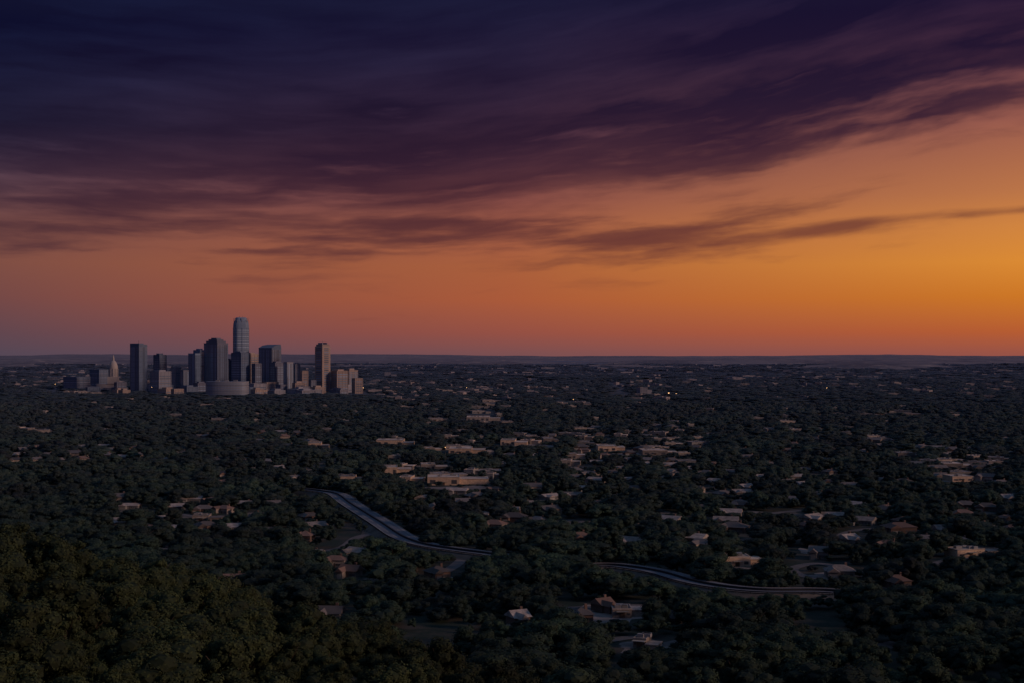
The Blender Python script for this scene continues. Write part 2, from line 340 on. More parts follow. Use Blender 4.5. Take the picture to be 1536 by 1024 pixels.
def px_place(px, py):
    Y = dist(py); x = wx(px, Y); return x, Y, float(terr(x, Y))
FEAT = [
 ('flat',686,727,92,28,6.5,.05,'wall_warm','roof_white','long low cream commercial building, widest of the cluster beyond the upper bend of the road','building'),
 ('flat',617,725,34,22,5.5,-.1,'wall_warm','roof_white','short cream flat roofed building directly left of the widest commercial building','building'),
 ('flat',592,713,46,28,7.5,.08,'wall_warm','roof_white','bright cream flat roofed building behind the short one near the upper road bend','building'),
 ('flat',526,722,44,18,4.5,.0,'wall_warm','roof_pale','low pale building nearest above the top end of the road','building'),
 ('flat',650,704,40,24,5,.1,'wall_cream','roof_white','low pale building behind the widest commercial building, between road bend and far strip','building'),
 ('flat',592,668,56,36,6.5,.0,'wall_warm','roof_white','pale warehouse on the left of the far commercial strip, alone among trees','warehouse'),
 ('flat',473,672,36,32,6,.1,'wall_warm','roof_white','leftmost pale warehouse of the far commercial strip below the downtown towers','warehouse'),
 ('flat',700,680,54,40,5.5,.0,'wall_warm','roof_white','pink white warehouse in the middle of the far commercial strip','warehouse'),
 ('flat',772,667,40,40,6,-.05,'wall_warm','roof_white','far pale warehouse at the top centre of the commercial strip','warehouse'),
 ('flat',826,664,24,36,5.5,.05,'wall_cream','roof_pale','short pale warehouse right of the top centre one in the strip','warehouse'),
 ('flat',918,676,42,40,5.5,.0,'wall_warm','roof_white','pale warehouse on the right half of the far commercial strip','warehouse'),
 ('flat',990,682,54,36,5,.04,'wall_cream','roof_white','longest pale warehouse at the right end of the far commercial strip','warehouse'),
 ('flat',1016,722,16,12,7,.1,'wall_warm','roof_white','small bright cream box shaped building standing alone right of centre','building'),
 ('flat',1050,722,30,16,4,.2,'wall_grey','roof_pale','low grey building just right of the small bright cream box','building'),
 ('flat',1452,722,52,22,4.5,.1,'wall_warm','roof_white','long cream building in the commercial group near the right edge','building'),
 ('flat',1440,703,46,26,5,-.05,'wall_cream','roof_white','pale flat roofed building behind the long cream one near the right edge','building'),
 ('flat',1365,686,36,26,5,.0,'wall_cream','roof_pale','far pale flat roofed block left of the right edge commercial group','building'),
 ('flat',1115,849,60,15,4.6,.06,'wall_warm','roof_white','long low pale roofed building above the lower right road','building'),
 ('flat',1462,835,72,12,4.0,.32,'wall_warm','roof_white','long narrow white roofed building at lower right, set at an angle','building'),
 ('house',342,883,54,13,3.8,.1,'wall_brick','roof_tile','brown tile roofed house just beyond the near hillside at lower left','house'),
 ('house',456,812,24,10,3.6,-.2,'wall_brick','roof_tile','small red brown roofed house left of the road bend','house'),
 ('house',494,932,34,9,3.4,-.1,'wall_grey','roof_shingle','grey roofed house at the foot of the near wooded hillside','house'),
 ('house',872,934,32,9,3.4,.15,'wall_brick','roof_shingle','dark roofed house on the left of the clearing at bottom centre','house'),
 ('flat',945,926,52,11,3.4,.0,'wall_cream','roof_pale','wide low flat roofed building in the middle of the clearing at bottom centre','building'),
 ('flat',975,972,40,9,3.2,-.35,'wall_cream','roof_pale','low pale building nearest the bottom edge right of centre','building'),
 ('house',905,918,24,8,3.2,.6,'wall_brick','roof_tile','small brown roofed house in the clearing at bottom centre, behind the low building','house'),
 ('house',1010,938,28,9,3.2,-.6,'wall_grey','roof_shingle','small grey house at the right end of the clearing at bottom centre','house'),
 ('house',777,938,26,8,3.4,.5,'wall_brick','roof_pale','small house alone in trees left of the bottom centre clearing','house'),
 ('house',1232,838,28,10,4,-.3,'wall_grey','roof_shingle','blue grey house right of the long low pale roofed building','house'),
 ('house',1352,800,46,12,4,.1,'wall_brick','roof_tile','wide brown roofed house in the trees at right','house'),
 ('house',1275,818,26,9,4,.6,'wall_cream','roof_pale','pale house beside a curved drive left of the wide brown roofed house','house'),
 ('house',1262,866,42,9,3.4,-.1,'wall_cream','roof_pale','pale roofed house beyond the right end of the winding road','house'),
 ('house',1348,882,36,9,3.4,.2,'wall_brick','roof_tile','brown roofed house low at right beyond the end of the road','house'),
 ('house',655,868,32,9,3.4,.45,'wall_brick','roof_shingle','grey roofed house just below the middle of the winding road','house'),
 ('house',524,866,28,9,3.4,-.3,'wall_cream','roof_tile','tan roofed house between the near hillside and the road','house'),
 ('house',172,792,30,10,4,.2,'wall_cream','roof_pale','pale house at far left, lowest of the left hand houses above the hill','house'),
 ('house',240,840,24,9,3.6,-.2,'wall_brick','roof_shingle','dark brick house just above the crest of the near hill','house'),
 ('house',1516,755,24,10,4.5,.2,'wall_cream','roof_pale','pale house cut by the right edge of the view','house'),
 ('flat',310,782,44,12,3.8,.05,'wall_cream','roof_pale','low cream building among the left hand houses','building'),
 ('flat',725,632,50,46,7,.0,'wall_cream','roof_white','distant pale block standing alone beyond the commercial strip','building'),
 ('flat',1335,663,28,30,5,.0,'wall_cream','roof_pale','distant pale building above the right hand commercial group','building'),
 ('flat',968,589,20,40,18,.2,'t_pale','roof_pale','distant taller pale block on the plain right of the downtown towers','building'),
 ('flat',585,566,18,60,24,.1,'t_pale','roof_pale','distant dim block right of the downtown towers near the horizon','building'),
]
for kind, px, py, w, d, h, rz, wl, rf, label, cat in FEAT:
    x, Y, z = px_place(px, py); W = w/F*Y
    nm = {'flat':'commercial_building','house':'house'}[kind]
    root = thing(nm, label, cat, (x, Y+d/2, z), rz)
    if kind == 'flat': flat_building(root, W, d, h, wl, rf, 1 if h < 9.5 else 4, 4)
    else: house(root, W, d, h, 2.6, random.choice(('gable', 'hip')), wl, rf)
    n = max(1, int(W/16))
    for k in range(n): clear.append((x-W/2+W*(k+.5)/n, Y+d/2, max(W/n/2, d/2)*.95, random.uniform(.6, 1.15), h+1))

def proto_house(i):
    def f(root):
        spec = [(15,10,3.2,2.4,'gable','wall_cream','roof_pale'),(17,11,3.4,2.8,'hip','wall_brick','roof_shingle'),(14,9,4.4,2.4,'hip','wall_cream','roof_tile'),
                (18,11,3.2,2.2,'gable','wall_grey','roof_pale'),(15,11,4.4,2.6,'gable','wall_cream','roof_shingle')][i]
        house(root, *spec)
    return f
FW = [22, 32, 16, 38]
def proto_flat(i):
    def f(root):
        spec = [(22,18,5.2,'wall_cream','roof_white',1),(32,22,4.2,'wall_grey','roof_pale',1),(16,14,5.6,'wall_grey','roof_white',1),(38,22,4.2,'wall_cream','roof_pale',1)][i]
        flat_building(root, spec[0], spec[1], spec[2], spec[3], spec[4], spec[5], 3)
    return f
protos = {}
ROOFW = ['pale','dark grey','tan tiled','light grey','charcoal']
def place(kind, i, px, py, rz, label, group, zs=1.0, s=1.0, occ=.5):
    x, Y, z = px_place(px, py); key = (kind, i)
    cat = 'house' if kind == 'house' else 'building'
    if key not in protos:
        root = thing('house' if kind == 'house' else 'commercial_building', label, cat, (0,0,0))
        (proto_house(i) if kind == 'house' else proto_flat(i))(root); protos[key] = root; o = root
    else: o = copy_tree(protos[key])
    o.location = (x, Y, z); o.rotation_euler = (0, 0, rz); o.scale = (s, s, s*zs)
    tag(o, label, cat, group)
    r = 5.5*s if kind == 'house' else FW[i]*s*.38
    clear.append((x+random.uniform(-.4, .4)*r, Y, r, min(1.1, occ*random.uniform(.35, 1.4)), 6.0))
used = [(a[1], a[2]) for a in FEAT]
REG = [
 (170,410,752,800,18,'house','house among dark trees on the left above the near hillside'),
 (20,215,672,696,20,'house','tiny far house in the row at the left edge of the plain'),
 (420,540,760,850,5,'house','house in the woods between near hill and road'),
 (600,860,735,800,16,'house','house in the woods above the middle of the road'),
 (860,1060,735,830,13,'house','house in the woods right of centre above the road'),
 (1060,1300,725,815,18,'house','house in the woods on the right of the plain'),
 (1300,1530,735,830,13,'house','house near the right edge of the plain'),
 (240,480,640,735,22,'house','distant house on the wooded plain left of centre'),
 (860,1200,690,725,26,'house','distant house on the wooded plain right of centre'),
 (1200,1530,660,730,32,'house','distant house on the wooded plain at far right'),
 (760,1200,640,690,24,'house','tiny distant house scattered beyond the commercial strip'),
 (560,760,650,722,15,'flat','flat roofed building in the commercial strip, left half'),
 (760,1050,650,700,20,'flat','flat roofed building in the commercial strip, right half'),
 (1380,1500,690,725,7,'flat','flat roofed building in the commercial group near the right edge'),
 (1000,1530,612,665,28,'flat','far flat roofed building on the right of the plain'),
 (560,1000,600,650,28,'flat','far flat roofed building on the middle of the plain'),
 (20,540,600,650,20,'flat','far flat roofed building in front of the downtown towers'),
 (560,1530,572,600,34,'flat','very distant flat roofed building right of the downtown towers'),
 (20,200,585,600,4,'flat','very distant flat roofed building left of the downtown towers'),
]
for x0, x1, y0, y1, n, kind, desc in REG:
    k = 0; tries = 0
    while k < n and tries < 500:
        tries += 1
        px = random.uniform(x0, x1); py = random.uniform(y0, y1)
        if any(abs(px-a) < (24 if kind == 'house' else 26)*(py-HY)/180 and abs(py-b) < 7*(py-HY)/180 for a, b in used): continue
        X_, Y_ = wx(px, dist(py)), dist(py)
        if np.min(np.hypot(roadpts[:,0]-X_, roadpts[:,1]-Y_)) < 34: continue
        if np.min(np.hypot(street_pts[:,0]-X_, street_pts[:,1]-Y_)) < 15: continue
        used.append((px, py)); k += 1
        if kind == 'house':
            i = random.randrange(5); place('house', i, px, py, random.uniform(-.8, .8), ROOFW[i]+' roofed '+desc, desc+' ('+ROOFW[i]+')', 1, .75+.3*random.random()+max(0, dist(py)-1200)/6000, .75)
        else:
            i = random.randrange(4); D = dist(py); wd = ['pale low','long low','small grey','very long'][i]
            place('flat', i, px, py, random.uniform(-.35, .35), wd+' '+desc, desc+' '+wd, 1.0, 1.0+max(0, (D-2200)/5500), .95)

# ------------------------------------------------------------------ downtown
def tower(label, px0, px1, ytop, Y, wall, glass, style='bands', th=60, cap='pent', name='office_tower', cat='tower', group=None, pitch=7.0, occ=.9, wide=1.0):
    t = math.radians(th); W = (px1-px0)/F*Y; w = W/(abs(math.cos(t))+abs(math.sin(t)))
    zt = wz(ytop, Y); x = wx((px0+px1)/2, Y); g = float(terr(x, Y))
    root = thing(name, label, cat, (x, Y, g), t, group); zt -= g
    h = w/2
    MB().box(-h, h, -h, h, -3, zt).build('shaft', M[wall], root)
    if style == 'bands':
        me = MB().box(-h-.25, h+.25, -h-.25, h+.25, 0, pitch*.45).mesh('window_band', M[glass])
        n = int((zt-8)/pitch)
        for k in range(n): link('window_band', me, root, (0, 0, 6+k*pitch))
        mp = MB().box(-.9, .9, -.9, .9, 0, zt+.5).mesh('corner_pier', M[wall])
        for sx in (-1, 1):
            for sy in (-1, 1): link('corner_pier', mp, root, (sx*(h+.1), sy*(h+.1), 0))
        mp = MB().box(-.6, .6, -.6, .6, 0, zt+.3).mesh('pier', M[wall])
        for q in (-.33, 0, .33):
            for a, b in ((q*w, -h-.05), (-h-.05, q*w), (h+.05, q*w)): link('pier', mp, root, (a, b, 0))
    else:
        n = max(4, int(w/5)); sw = w/n
        mA = MB().box(-sw*.3, sw*.3, -.3, .3, 4, zt-4).mesh('window_strip', M[glass]); mB = MB().box(-.3, .3, -sw*.3, sw*.3, 4, zt-4).mesh('window_strip', M[glass])
        for k in range(n):
            c = -h+sw*(k+.5)
            link('window_strip', mA, root, (c, -h, 0)); link('window_strip', mB, root, (-h, c, 0)); link('window_strip', mB, root, (h, c, 0))
        mf = MB().box(-h-.45, h+.45, -h-.45, h+.45, 0, 1.1).mesh('floor_band', M[wall])
        for k in range(int(zt/16)): link('floor_band', mf, root, (0, 0, 10+k*16))
    zz = zt
    MB().box(-h-.5, h+.5, -h-.5, h+.5, zt+.003, zt+1.4).build('parapet', M[wall], root)
    if cap == 'pent': MB().box(-h*.6, h*.5, -h*.5, h*.6, zt+1.41, zt+5.5).build('penthouse', M[wall], root)
    if cap == 'steps':
        for k, (q, dz) in enumerate(((.82, 6), (.62, 5), (.4, 4))):
            MB().box(-h*q, h*q, -h*q, h*q, zz+1.41, zz+1.4+dz).build('crown_step', M[wall], root); zz += dz
    if cap == 'notch':
        MB().box(-h, h*.1, -h, h, zt+1.41, zt+7).build('penthouse', M[wall], root); MB().box(h*.102, h, -h*.9, h*.9, zt+1.41, zt+4).build('plant_screen', M[glass], root)
        MB().tube((0,0,zt+7), (0,0,zt+15), .7, .3).build('antenna', M['metal'], root)
    if cap == 'wedge':
        MB().poly([(-h,-h,zt+1.41),(h,-h,zt+1.41),(h,h,zt+1.41),(-h,h,zt+1.41),(-h*.2,-h,zt+9),(h*.9,-h,zt+12),(h*.9,h,zt+12),(-h*.2,h,zt+9)], [(0,1,5,4),(4,5,6,7),(1,2,6,5),(2,3,7,6),(3,0,4,7),(3,2,1,0)]).build('wedge_crown', M[wall], root)
    clear.append((x, Y, w/2+8, occ, 14.0)); return root
tower('dark slab tower standing apart on the left of the skyline', 196, 220, 518, 4400, 't_dark', 't_glass', 'strips', 62, 'notch')
tower('short dark tower right of the left slab tower', 231, 249, 532, 4500, 't_dark', 't_glass', 'bands', 55, 'pent')
tower('blue grey glass tower at left of the central cluster', 283, 300, 530, 4350, 't_blue', 't_glass', 'strips', 66, 'none')
tower('blue grey glass tower set back beside the dark stepped tower', 291, 308, 525, 4460, 't_blue', 't_glass', 'bands', 60, 'pent')
tower('broad dark tower with stepped crown left of the tallest tower', 307, 341, 515, 4380, 't_brown', 't_glass', 'strips', 63, 'steps')
tower('dark block in front of the foot of the tallest tower', 348, 372, 529, 4250, 't_dark', 't_glass', 'bands', 63, 'pent', name='office_block', cat='office block')
tower('warm lit block just right of the tallest tower', 366, 388, 531, 4480, 't_warm', 't_glass', 'bands', 50, 'pent', name='office_block', cat='office block')
tower('broad dark tower with slanting crown right of the tallest tower', 389, 421, 522, 4400, 't_dark', 't_glass', 'strips', 64, 'wedge')
tower('grey block stepped in front of the slant crowned tower', 404, 428, 544, 4300, 't_brown', 't_glass', 'bands', 40, 'pent', name='office_block', cat='office block')
tower('pale ribbed block right of the slant crowned tower', 425, 440, 543, 4250, 't_pale', 't_glass', 'strips', 40, 'none', name='office_block', cat='office block')
tower('narrow pale block beside the ribbed one, left of the right hand tower', 440, 450, 546, 4350, 't_pale', 't_glass', 'bands', 35, 'pent', name='office_block', cat='office block')
tower('small warm block just left of the slender right hand tower', 450, 462, 556, 4200, 't_warm', 't_glass', 'bands', 30, 'none', name='office_block', cat='office block')
tower('grey block in front of the stepped crown tower base', 336, 349, 540, 4420, 't_brown', 't_glass', 'bands', 55, 'pent', name='office_block', cat='office block')
tower('low grey block between the slab tower and blue towers', 256, 272, 552, 4380, 't_pale', 't_glass', 'bands', 55, 'pent', name='office_block', cat='office block')
tower('low ribbed block beside the blue towers on their left', 270, 283, 555, 4280, 't_brown', 't_glass', 'strips', 45, 'none', name='office_block', cat='office block')
tower('low pale block in front of the short dark tower', 226, 256, 557, 4200, 't_pale', 't_glass', 'bands', 50, 'pent', name='office_block', cat='office block')
tower('dim wide block left of the domed building', 136, 162, 554, 4700, 't_dark', 't_glass', 'bands', 60, 'none', name='office_block', cat='office block')
tower('dim low block farthest left of the skyline', 97, 134, 565, 4600, 't_dark', 't_glass', 'bands', 60, 'none', name='office_block', cat='office block')
tower('grey block peeping between the slant crowned tower and warm block', 378, 392, 545, 4250, 't_brown', 't_glass', 'bands', 40, 'none', name='office_block', cat='office block')
tower('orange lit block at the right end of downtown, left wing', 497, 522, 556, 4330, 't_warm', 't_glass', 'bands', 35, 'pent', name='office_block', cat='office block')
tower('orange lit block at the right end of downtown, taller middle part', 515, 537, 555, 4420, 't_warm', 't_glass', 'strips', 40, 'pent', name='office_block', cat='office block')
tower('orange lit lowest block at the far right end of downtown', 528, 544, 567, 4250, 't_warm', 't_glass', 'bands', 30, 'none', name='office_block', cat='office block')
tower('small block between the right hand tower and orange blocks', 492, 503, 566, 4500, 't_brown', 't_glass', 'bands', 40, 'none', name='office_block', cat='office block')
tower('low block before the slender right hand tower', 462, 474, 570, 4300, 't_brown', 't_glass', 'bands', 40, 'none', name='office_block', cat='office block')
# tallest
Y = 4420; x = wx(361.5, Y); g = float(terr(x, Y)); R = 11.5/F*Y
root = thing('skyscraper', 'tallest glass tower of the skyline with rounded tapering crown', 'skyscraper', (x, Y, g), .35)
def sec(r, z, n=20, e=.62): return [(r*math.copysign(abs(math.cos(2*PI*i/n))**e, math.cos(2*PI*i/n)), r*.85*math.copysign(abs(math.sin(2*PI*i/n))**e, math.sin(2*PI*i/n)), z) for i in range(n)]
zt = wz(476, Y)-g
MB().loft([sec(R, -3), sec(R, zt-34), sec(R*.97, zt-22), sec(R*.88, zt-12)]).build('shaft', M['t_blue'], root)
MB().loft([sec(R*.80, zt-12.01), sec(R*.72, zt-4), sec(R*.60, zt-1)]).build('crown', M['t_blue'], root)
bandm = MB().loft([sec(R+.3, 0), sec(R+.3, 3.2)]).mesh('window_band', M['t_glassblue'])
for k in range(int((zt-44)/6.4)): link('window_band', bandm, root, (0, 0, 8+k*6.4))
for i in range(12):
    p = sec(R+.2, 0, 12)[i]
    MB().box(-.7, .7, -.7, .7, zt-60, zt-3 if i % 2 else zt-9).build('crown_fin', M['t_pale'], root, (p[0]*.9, p[1]*.9, 0))
    MB().box(-.5, .5, -.5, .5, 0, zt-34).build('mullion', M['t_dark'], root, (p[0]*1.01, p[1]*1.01, 0))
for s in (-1, 1): MB().tube((s*4, 0, zt-1), (s*4, 0, zt+3), .7, .5).build('mast', M['t_dark'], root)
clear.append((x, Y, R+10, .9, 14))
# slender right hand tower
Y = 4330; x = wx(484, Y); g = float(terr(x, Y)); w = 22/F*Y/1.36; h = w/2; zt = wz(519, Y)-g
root = thing('residential_tower', 'slender warm tower with small crown standing apart at the right', 'tower', (x, Y, g), math.radians(50))
MB().box(-h, h, -h, h, -3, zt).build('shaft', M['t_warm'], root)
sl = MB().box(-h-.7, h+.7, -h-.7, h+.7, 0, .8).mesh('balcony_slab', M['t_warm']); gl = MB().box(-h*.55, h*.55, -.2, .2, 0, 3.4).mesh('window', M['t_glass']); gl2 = MB().box(-.2, .2, -h*.7, h*.7, 0, 3.4).mesh('window', M['t_glass'])
for k in range(int((zt-6)/6)): link('balcony_slab', sl, root, (0, 0, 6+k*6)); link('window', gl, root, (0, -h-.02, 7.2+k*6)); link('window', gl2, root, (-h-.02, 0, 7.2+k*6)); link('window', gl2, root, (h+.02, 0, 7.2+k*6))
MB().box(-h*.85, h*.85, -h*.85, h*.85, zt+.01, zt+6).build('crown', M['t_warm'], root)
for s in (-1, 1): MB().box(s*h*.55-1.2, s*h*.55+1.2, -h*.6, h*.6, zt+6.01, zt+11).build('crown_fin', M['t_pale'], root)
MB().tube((0,0,zt+6), (0,0,zt+15), .8, .3).build('mast', M['metal'], root)
clear.append((x, Y, w, .9, 14))
# domed building
Y = 4500; x = wx(170, Y); g = float(terr(x, Y)); root = thing('domed_building', 'pale domed building with pointed lantern left of the dark slab tower', 'domed building', (x, Y, g), .2)
k_ = Y/F
M['t_stone'] = mat('tower_stone', (.58,.52,.50), .7, .15, .05, .05, haze=.8)
def ring(r, z, n=20): return [(r*math.cos(2*PI*i/n), r*math.sin(2*PI*i/n), z) for i in range(n)]
zt = wz(532, Y)-g; zb = wz(552, Y)-g
MB().box(-24*k_, 14*k_, -14, 14, -2, 20).build('wing', M['t_stone'], root); MB().box(-8*k_, 8*k_, -17, 17, 20.01, zb*.62).build('base', M['t_stone'], root)
MB().loft([ring(6.5*k_, zb*.62+.01), ring(6.5*k_, zb)]).build('drum', M['t_stone'], root)
for i in range(12):
    a = 2*PI*i/12; MB().tube((6.9*k_*math.cos(a), 6.9*k_*math.sin(a), zb*.64), (6.9*k_*math.cos(a), 6.9*k_*math.sin(a), zb-.5), .7, .7, 6).build('column', M['t_stone'], root)
hd = (zt-zb)*.62
MB().loft([ring(6.4*k_*math.cos(q)+.3, zb+.01+hd*math.sin(q)) for q in np.linspace(0, 1.35, 7)]).build('dome', M['t_stone'], root)
MB().loft([ring(1.7*k_, zb+hd*.95, 10), ring(1.6*k_, zb+hd*1.25, 10), ring(.2*k_, zt+1, 10)]).build('lantern', M['t_stone'], root)
clear.append((x, Y, 60, .9, 14))
# curved front building
Y = dist(594); x = wx(336, Y); g = float(terr(x, Y)); R = 31/F*Y
M['t_curve'] = mat('tower_curve', (.33,.37,.47), .6, .15, .05, .05, haze=.8)
root = thing('curved_building', 'pale blue grey low building with curved front at the foot of the towers', 'building', (x, Y+30, g), 0)
def arc(r, z, n=20): return [(r*math.cos(PI+PI*i/n), r*.45*math.sin(PI+PI*i/n), z) for i in range(n+1)]+[(r, 30, z), (-r, 30, z)]
MB().loft([arc(R, -2), arc(R, 38)]).build('wall', M['t_curve'], root)
bm_ = MB().loft([arc(R+.3, 0), arc(R+.3, 1.6)]).mesh('window_band', M['t_glass'])
for k in range(7): link('window_band', bm_, root, (0, 0, 4+k*4.8))
MB().loft([arc(R+.8, 38.01), arc(R+.8, 39.5)]).build('roof', M['t_curve'], root)
for k in range(3): MB().box(-5, 5, -4, 4, 0, 4).build('rooftop_unit', M['unit'], root, (-25+k*24, 10, 39.51))
clear.append((x, Y+20, R, .8, 14))
# low downtown blocks
for k in range(58):
    front = k >= 44
    px = (random.choice((random.uniform(175, 300), random.uniform(375, 530))) if front else (random.uniform(165, 525) if k % 14 else random.uniform(60, 190)))
    Y = random.uniform(3920, 4020) if front else random.uniform(4050, 4800)
    hgt = random.uniform(10, 16) if front else random.uniform(10, 30)*(1.0 if 180 < px < 500 else .5)
    w = random.uniform(8, 15) if front else random.uniform(6, 15)
    yt = HY+(H-hgt)/Y*F
    near = 'left of the slab tower' if px < 200 else ('below the central towers' if px < 430 else 'around the right hand tower')
    c = random.choice(('t_pale', 't_warm')) if front else random.choice(('t_pale', 't_warm', 't_brown', 't_brown', 't_dark')); cn = {'t_pale':'pale','t_warm':'warm tan','t_brown':'grey','t_dark':'blue grey'}[c]
    tower('%s low city block among many %s' % (cn, near), px-w, px+w, yt, Y, c, 't_glass', 'bands', random.uniform(25, 60), random.choice(('pent', 'none')), 'city_block', 'city block', '%s low blocks %s' % (cn, near), pitch=6, occ=.7)

mb = MB()
for k in range(1500):
    Y = math.exp(random.uniform(math.log(3400), math.log(16000))); x = random.uniform(-.42, .42)*Y
    if mnoise.noise(Vector((x/700.0, Y/1200.0, 2.0))) < -.04: continue
    if -.32 < x/Y < -.1 and Y < 5000: continue
    s = Y/F; w = random.choice((2, 4, 7, 12, 18))*s*random.uniform(.7, 1.2); d = random.uniform(20, 60); h_ = random.uniform(6, 9.5)*(.85+Y/14000); z = float(terr(x, Y))
    a = random.uniform(-.5, .5); ca, sa = math.cos(a), math.sin(a); b0 = len(mb.v)
    mb.box(-w/2, w/2, -d/2, d/2, z-3, z+h_); mb.box(-w*.2, w*.1, -d*.2, d*.2, z+h_+.01, z+h_+1.5)
    mb.v[b0:] = [(x+p[0]*ca-p[1]*sa, Y+p[0]*sa+p[1]*ca, p[2]) for p in mb.v[b0:]]
tag(mb.build('distant_buildings', M['wall_far']), 'pale far-off buildings scattered over the plain towards the horizon', 'distant buildings', kind='stuff')

me_, nt = newmat('lamp_glow'); b = nt.n['Principled BSDF']; b.inputs['Emission Color'].default_value = (1,.52,.2,1); b.inputs['Emission Strength'].default_value = 2.6; M['glow'] = me_
for px, py, lab in ((83,586,'lit orange lamp on a mast at far left of the plain'),(1003,600,'brightest lit lamp on a mast right of centre on the plain'),(1014,601,'lit lamp just right of the brightest mast lamp'),
                    (668,692,'lit lamp on a mast in the commercial strip'),(228,590,'lit lamp at the foot of downtown, left of the curved building'),(470,588,'lit lamp at the foot of the slender right hand tower'),(700,590,'lit lamp far out on the plain, straight above the commercial strip'),
                    (1240,592,'lit lamp far out on the right of the plain'),(860,612,'lit lamp on the far plain above the middle of the commercial strip'),(545,590,'lit lamp just right of the orange lit blocks')):
    x, Y, z = px_place(px, py); s = Y/F
    root = thing('street_lamp', lab, 'street lamp', (x, Y, z)); hh = 12+s*4.5
    MB().tube((0,0,0), (0,0,hh), .25, .15).build('pole', M['metal'], root); MB().tube((0,0,hh), (0,-2,hh+.4), .15, .12).build('arm', M['metal'], root)
    r = (.95 if px == 1003 else .5)*s
    MB().loft([[(p[0], p[1]-2, p[2]) for p in ring(r*a, hh+zz, 10)] for a, zz in ((.5,-r*.6),(1,-.1),(1,.2),(.4,r*.6))]).build('lamp_head', M['glow'], root)
    clear.append((x, Y, 8, 1.0, 10))

# ------------------------------------------------------------------ trees
def crown_mesh(name, seed, R, h0, h1, nl, nleaf, size):
    r = np.random.default_rng(seed)
    c = []
    for i in range(nl):
        a = r.uniform(0, 2*PI); zf = r.uniform(0, 1); rad = R*.84*math.sqrt(r.uniform(.05, 1))*(1-.5*zf**1.6)
        c.append((rad*math.cos(a), rad*math.sin(a)*.8, h0+(h1-h0)*(.18+.68*zf), R*r.uniform(.15, .40)))
    c = np.array(c); V = []; Fc = []; mi = []
    bm = bmesh.new(); bmesh.ops.create_icosphere(bm, subdivisions=2, radius=1)
    sv = np.array([v.co[:] for v in bm.verts]); sf = [[v.index for v in f.verts] for f in bm.faces]; bm.free()
    for cx, cy, cz, cr in c:
        q = sv*(cr*.84)*(1+r.uniform(-.18, .18, (len(sv), 1)))*np.array([1, 1, .8])+np.array([cx, cy, cz])
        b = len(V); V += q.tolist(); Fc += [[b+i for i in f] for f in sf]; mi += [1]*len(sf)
    k = r.integers(0, nl, nleaf); d = r.normal(size=(nleaf, 3)); d[:, 2] += .45; d /= np.linalg.norm(d, axis=1)[:, None]
    P = c[k, :3]+d*c[k, 3:4]*r.uniform(.84, 1.26, (nleaf, 1))*np.array([1, 1, .85])
    n = d+r.normal(size=(nleaf, 3))*.22; n /= np.linalg.norm(n, axis=1)[:, None]
    t = np.cross(n, r.normal(size=(nleaf, 3))); t /= np.linalg.norm(t, axis=1)[:, None]; s = np.cross(n, t)
    L = size*r.uniform(.5, 1.25, (nleaf, 1)); Wd = L*r.uniform(.5, .9, (nleaf, 1))
    q = np.stack([P-t*L, P-s*Wd*.8, P+t*L, P+s*Wd], 1).reshape(-1, 3)
    b = len(V); V += q.tolist(); Fc += (np.arange(nleaf*4).reshape(-1, 4)+b).tolist(); mi += [0]*nleaf
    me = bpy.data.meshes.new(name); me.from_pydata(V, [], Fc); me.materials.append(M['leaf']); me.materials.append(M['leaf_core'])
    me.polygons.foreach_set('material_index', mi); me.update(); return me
def trunk_mesh(seed, h):
    r = random.Random(seed); mb = MB(); mb.tube((0,0,-1), (.1,0,h*.55), .38, .22)
    for i in range(5):
        a = i*1.26+r.random(); mb.tube((.1,0,h*(.3+.05*i)), (h*.28*math.cos(a), h*.28*math.sin(a), h*(.6+.06*i)), .16, .05, 5)
    return mb.mesh('trunk', M['bark'])
SP = [(5.6,1.5,9.0,24,3000,.26),(4.6,1.2,10.2,20,2700,.25),(7.4,1.6,7.6,32,3500,.28),(4.2,1.0,7.6,17,2200,.23),(5.4,1.8,11.0,22,2900,.26)]
crowns = [crown_mesh('crown', 50+i, *SP[i]) for i in range(5)]; trunks = [trunk_mesh(i, SP[i][2]) for i in range(5)]

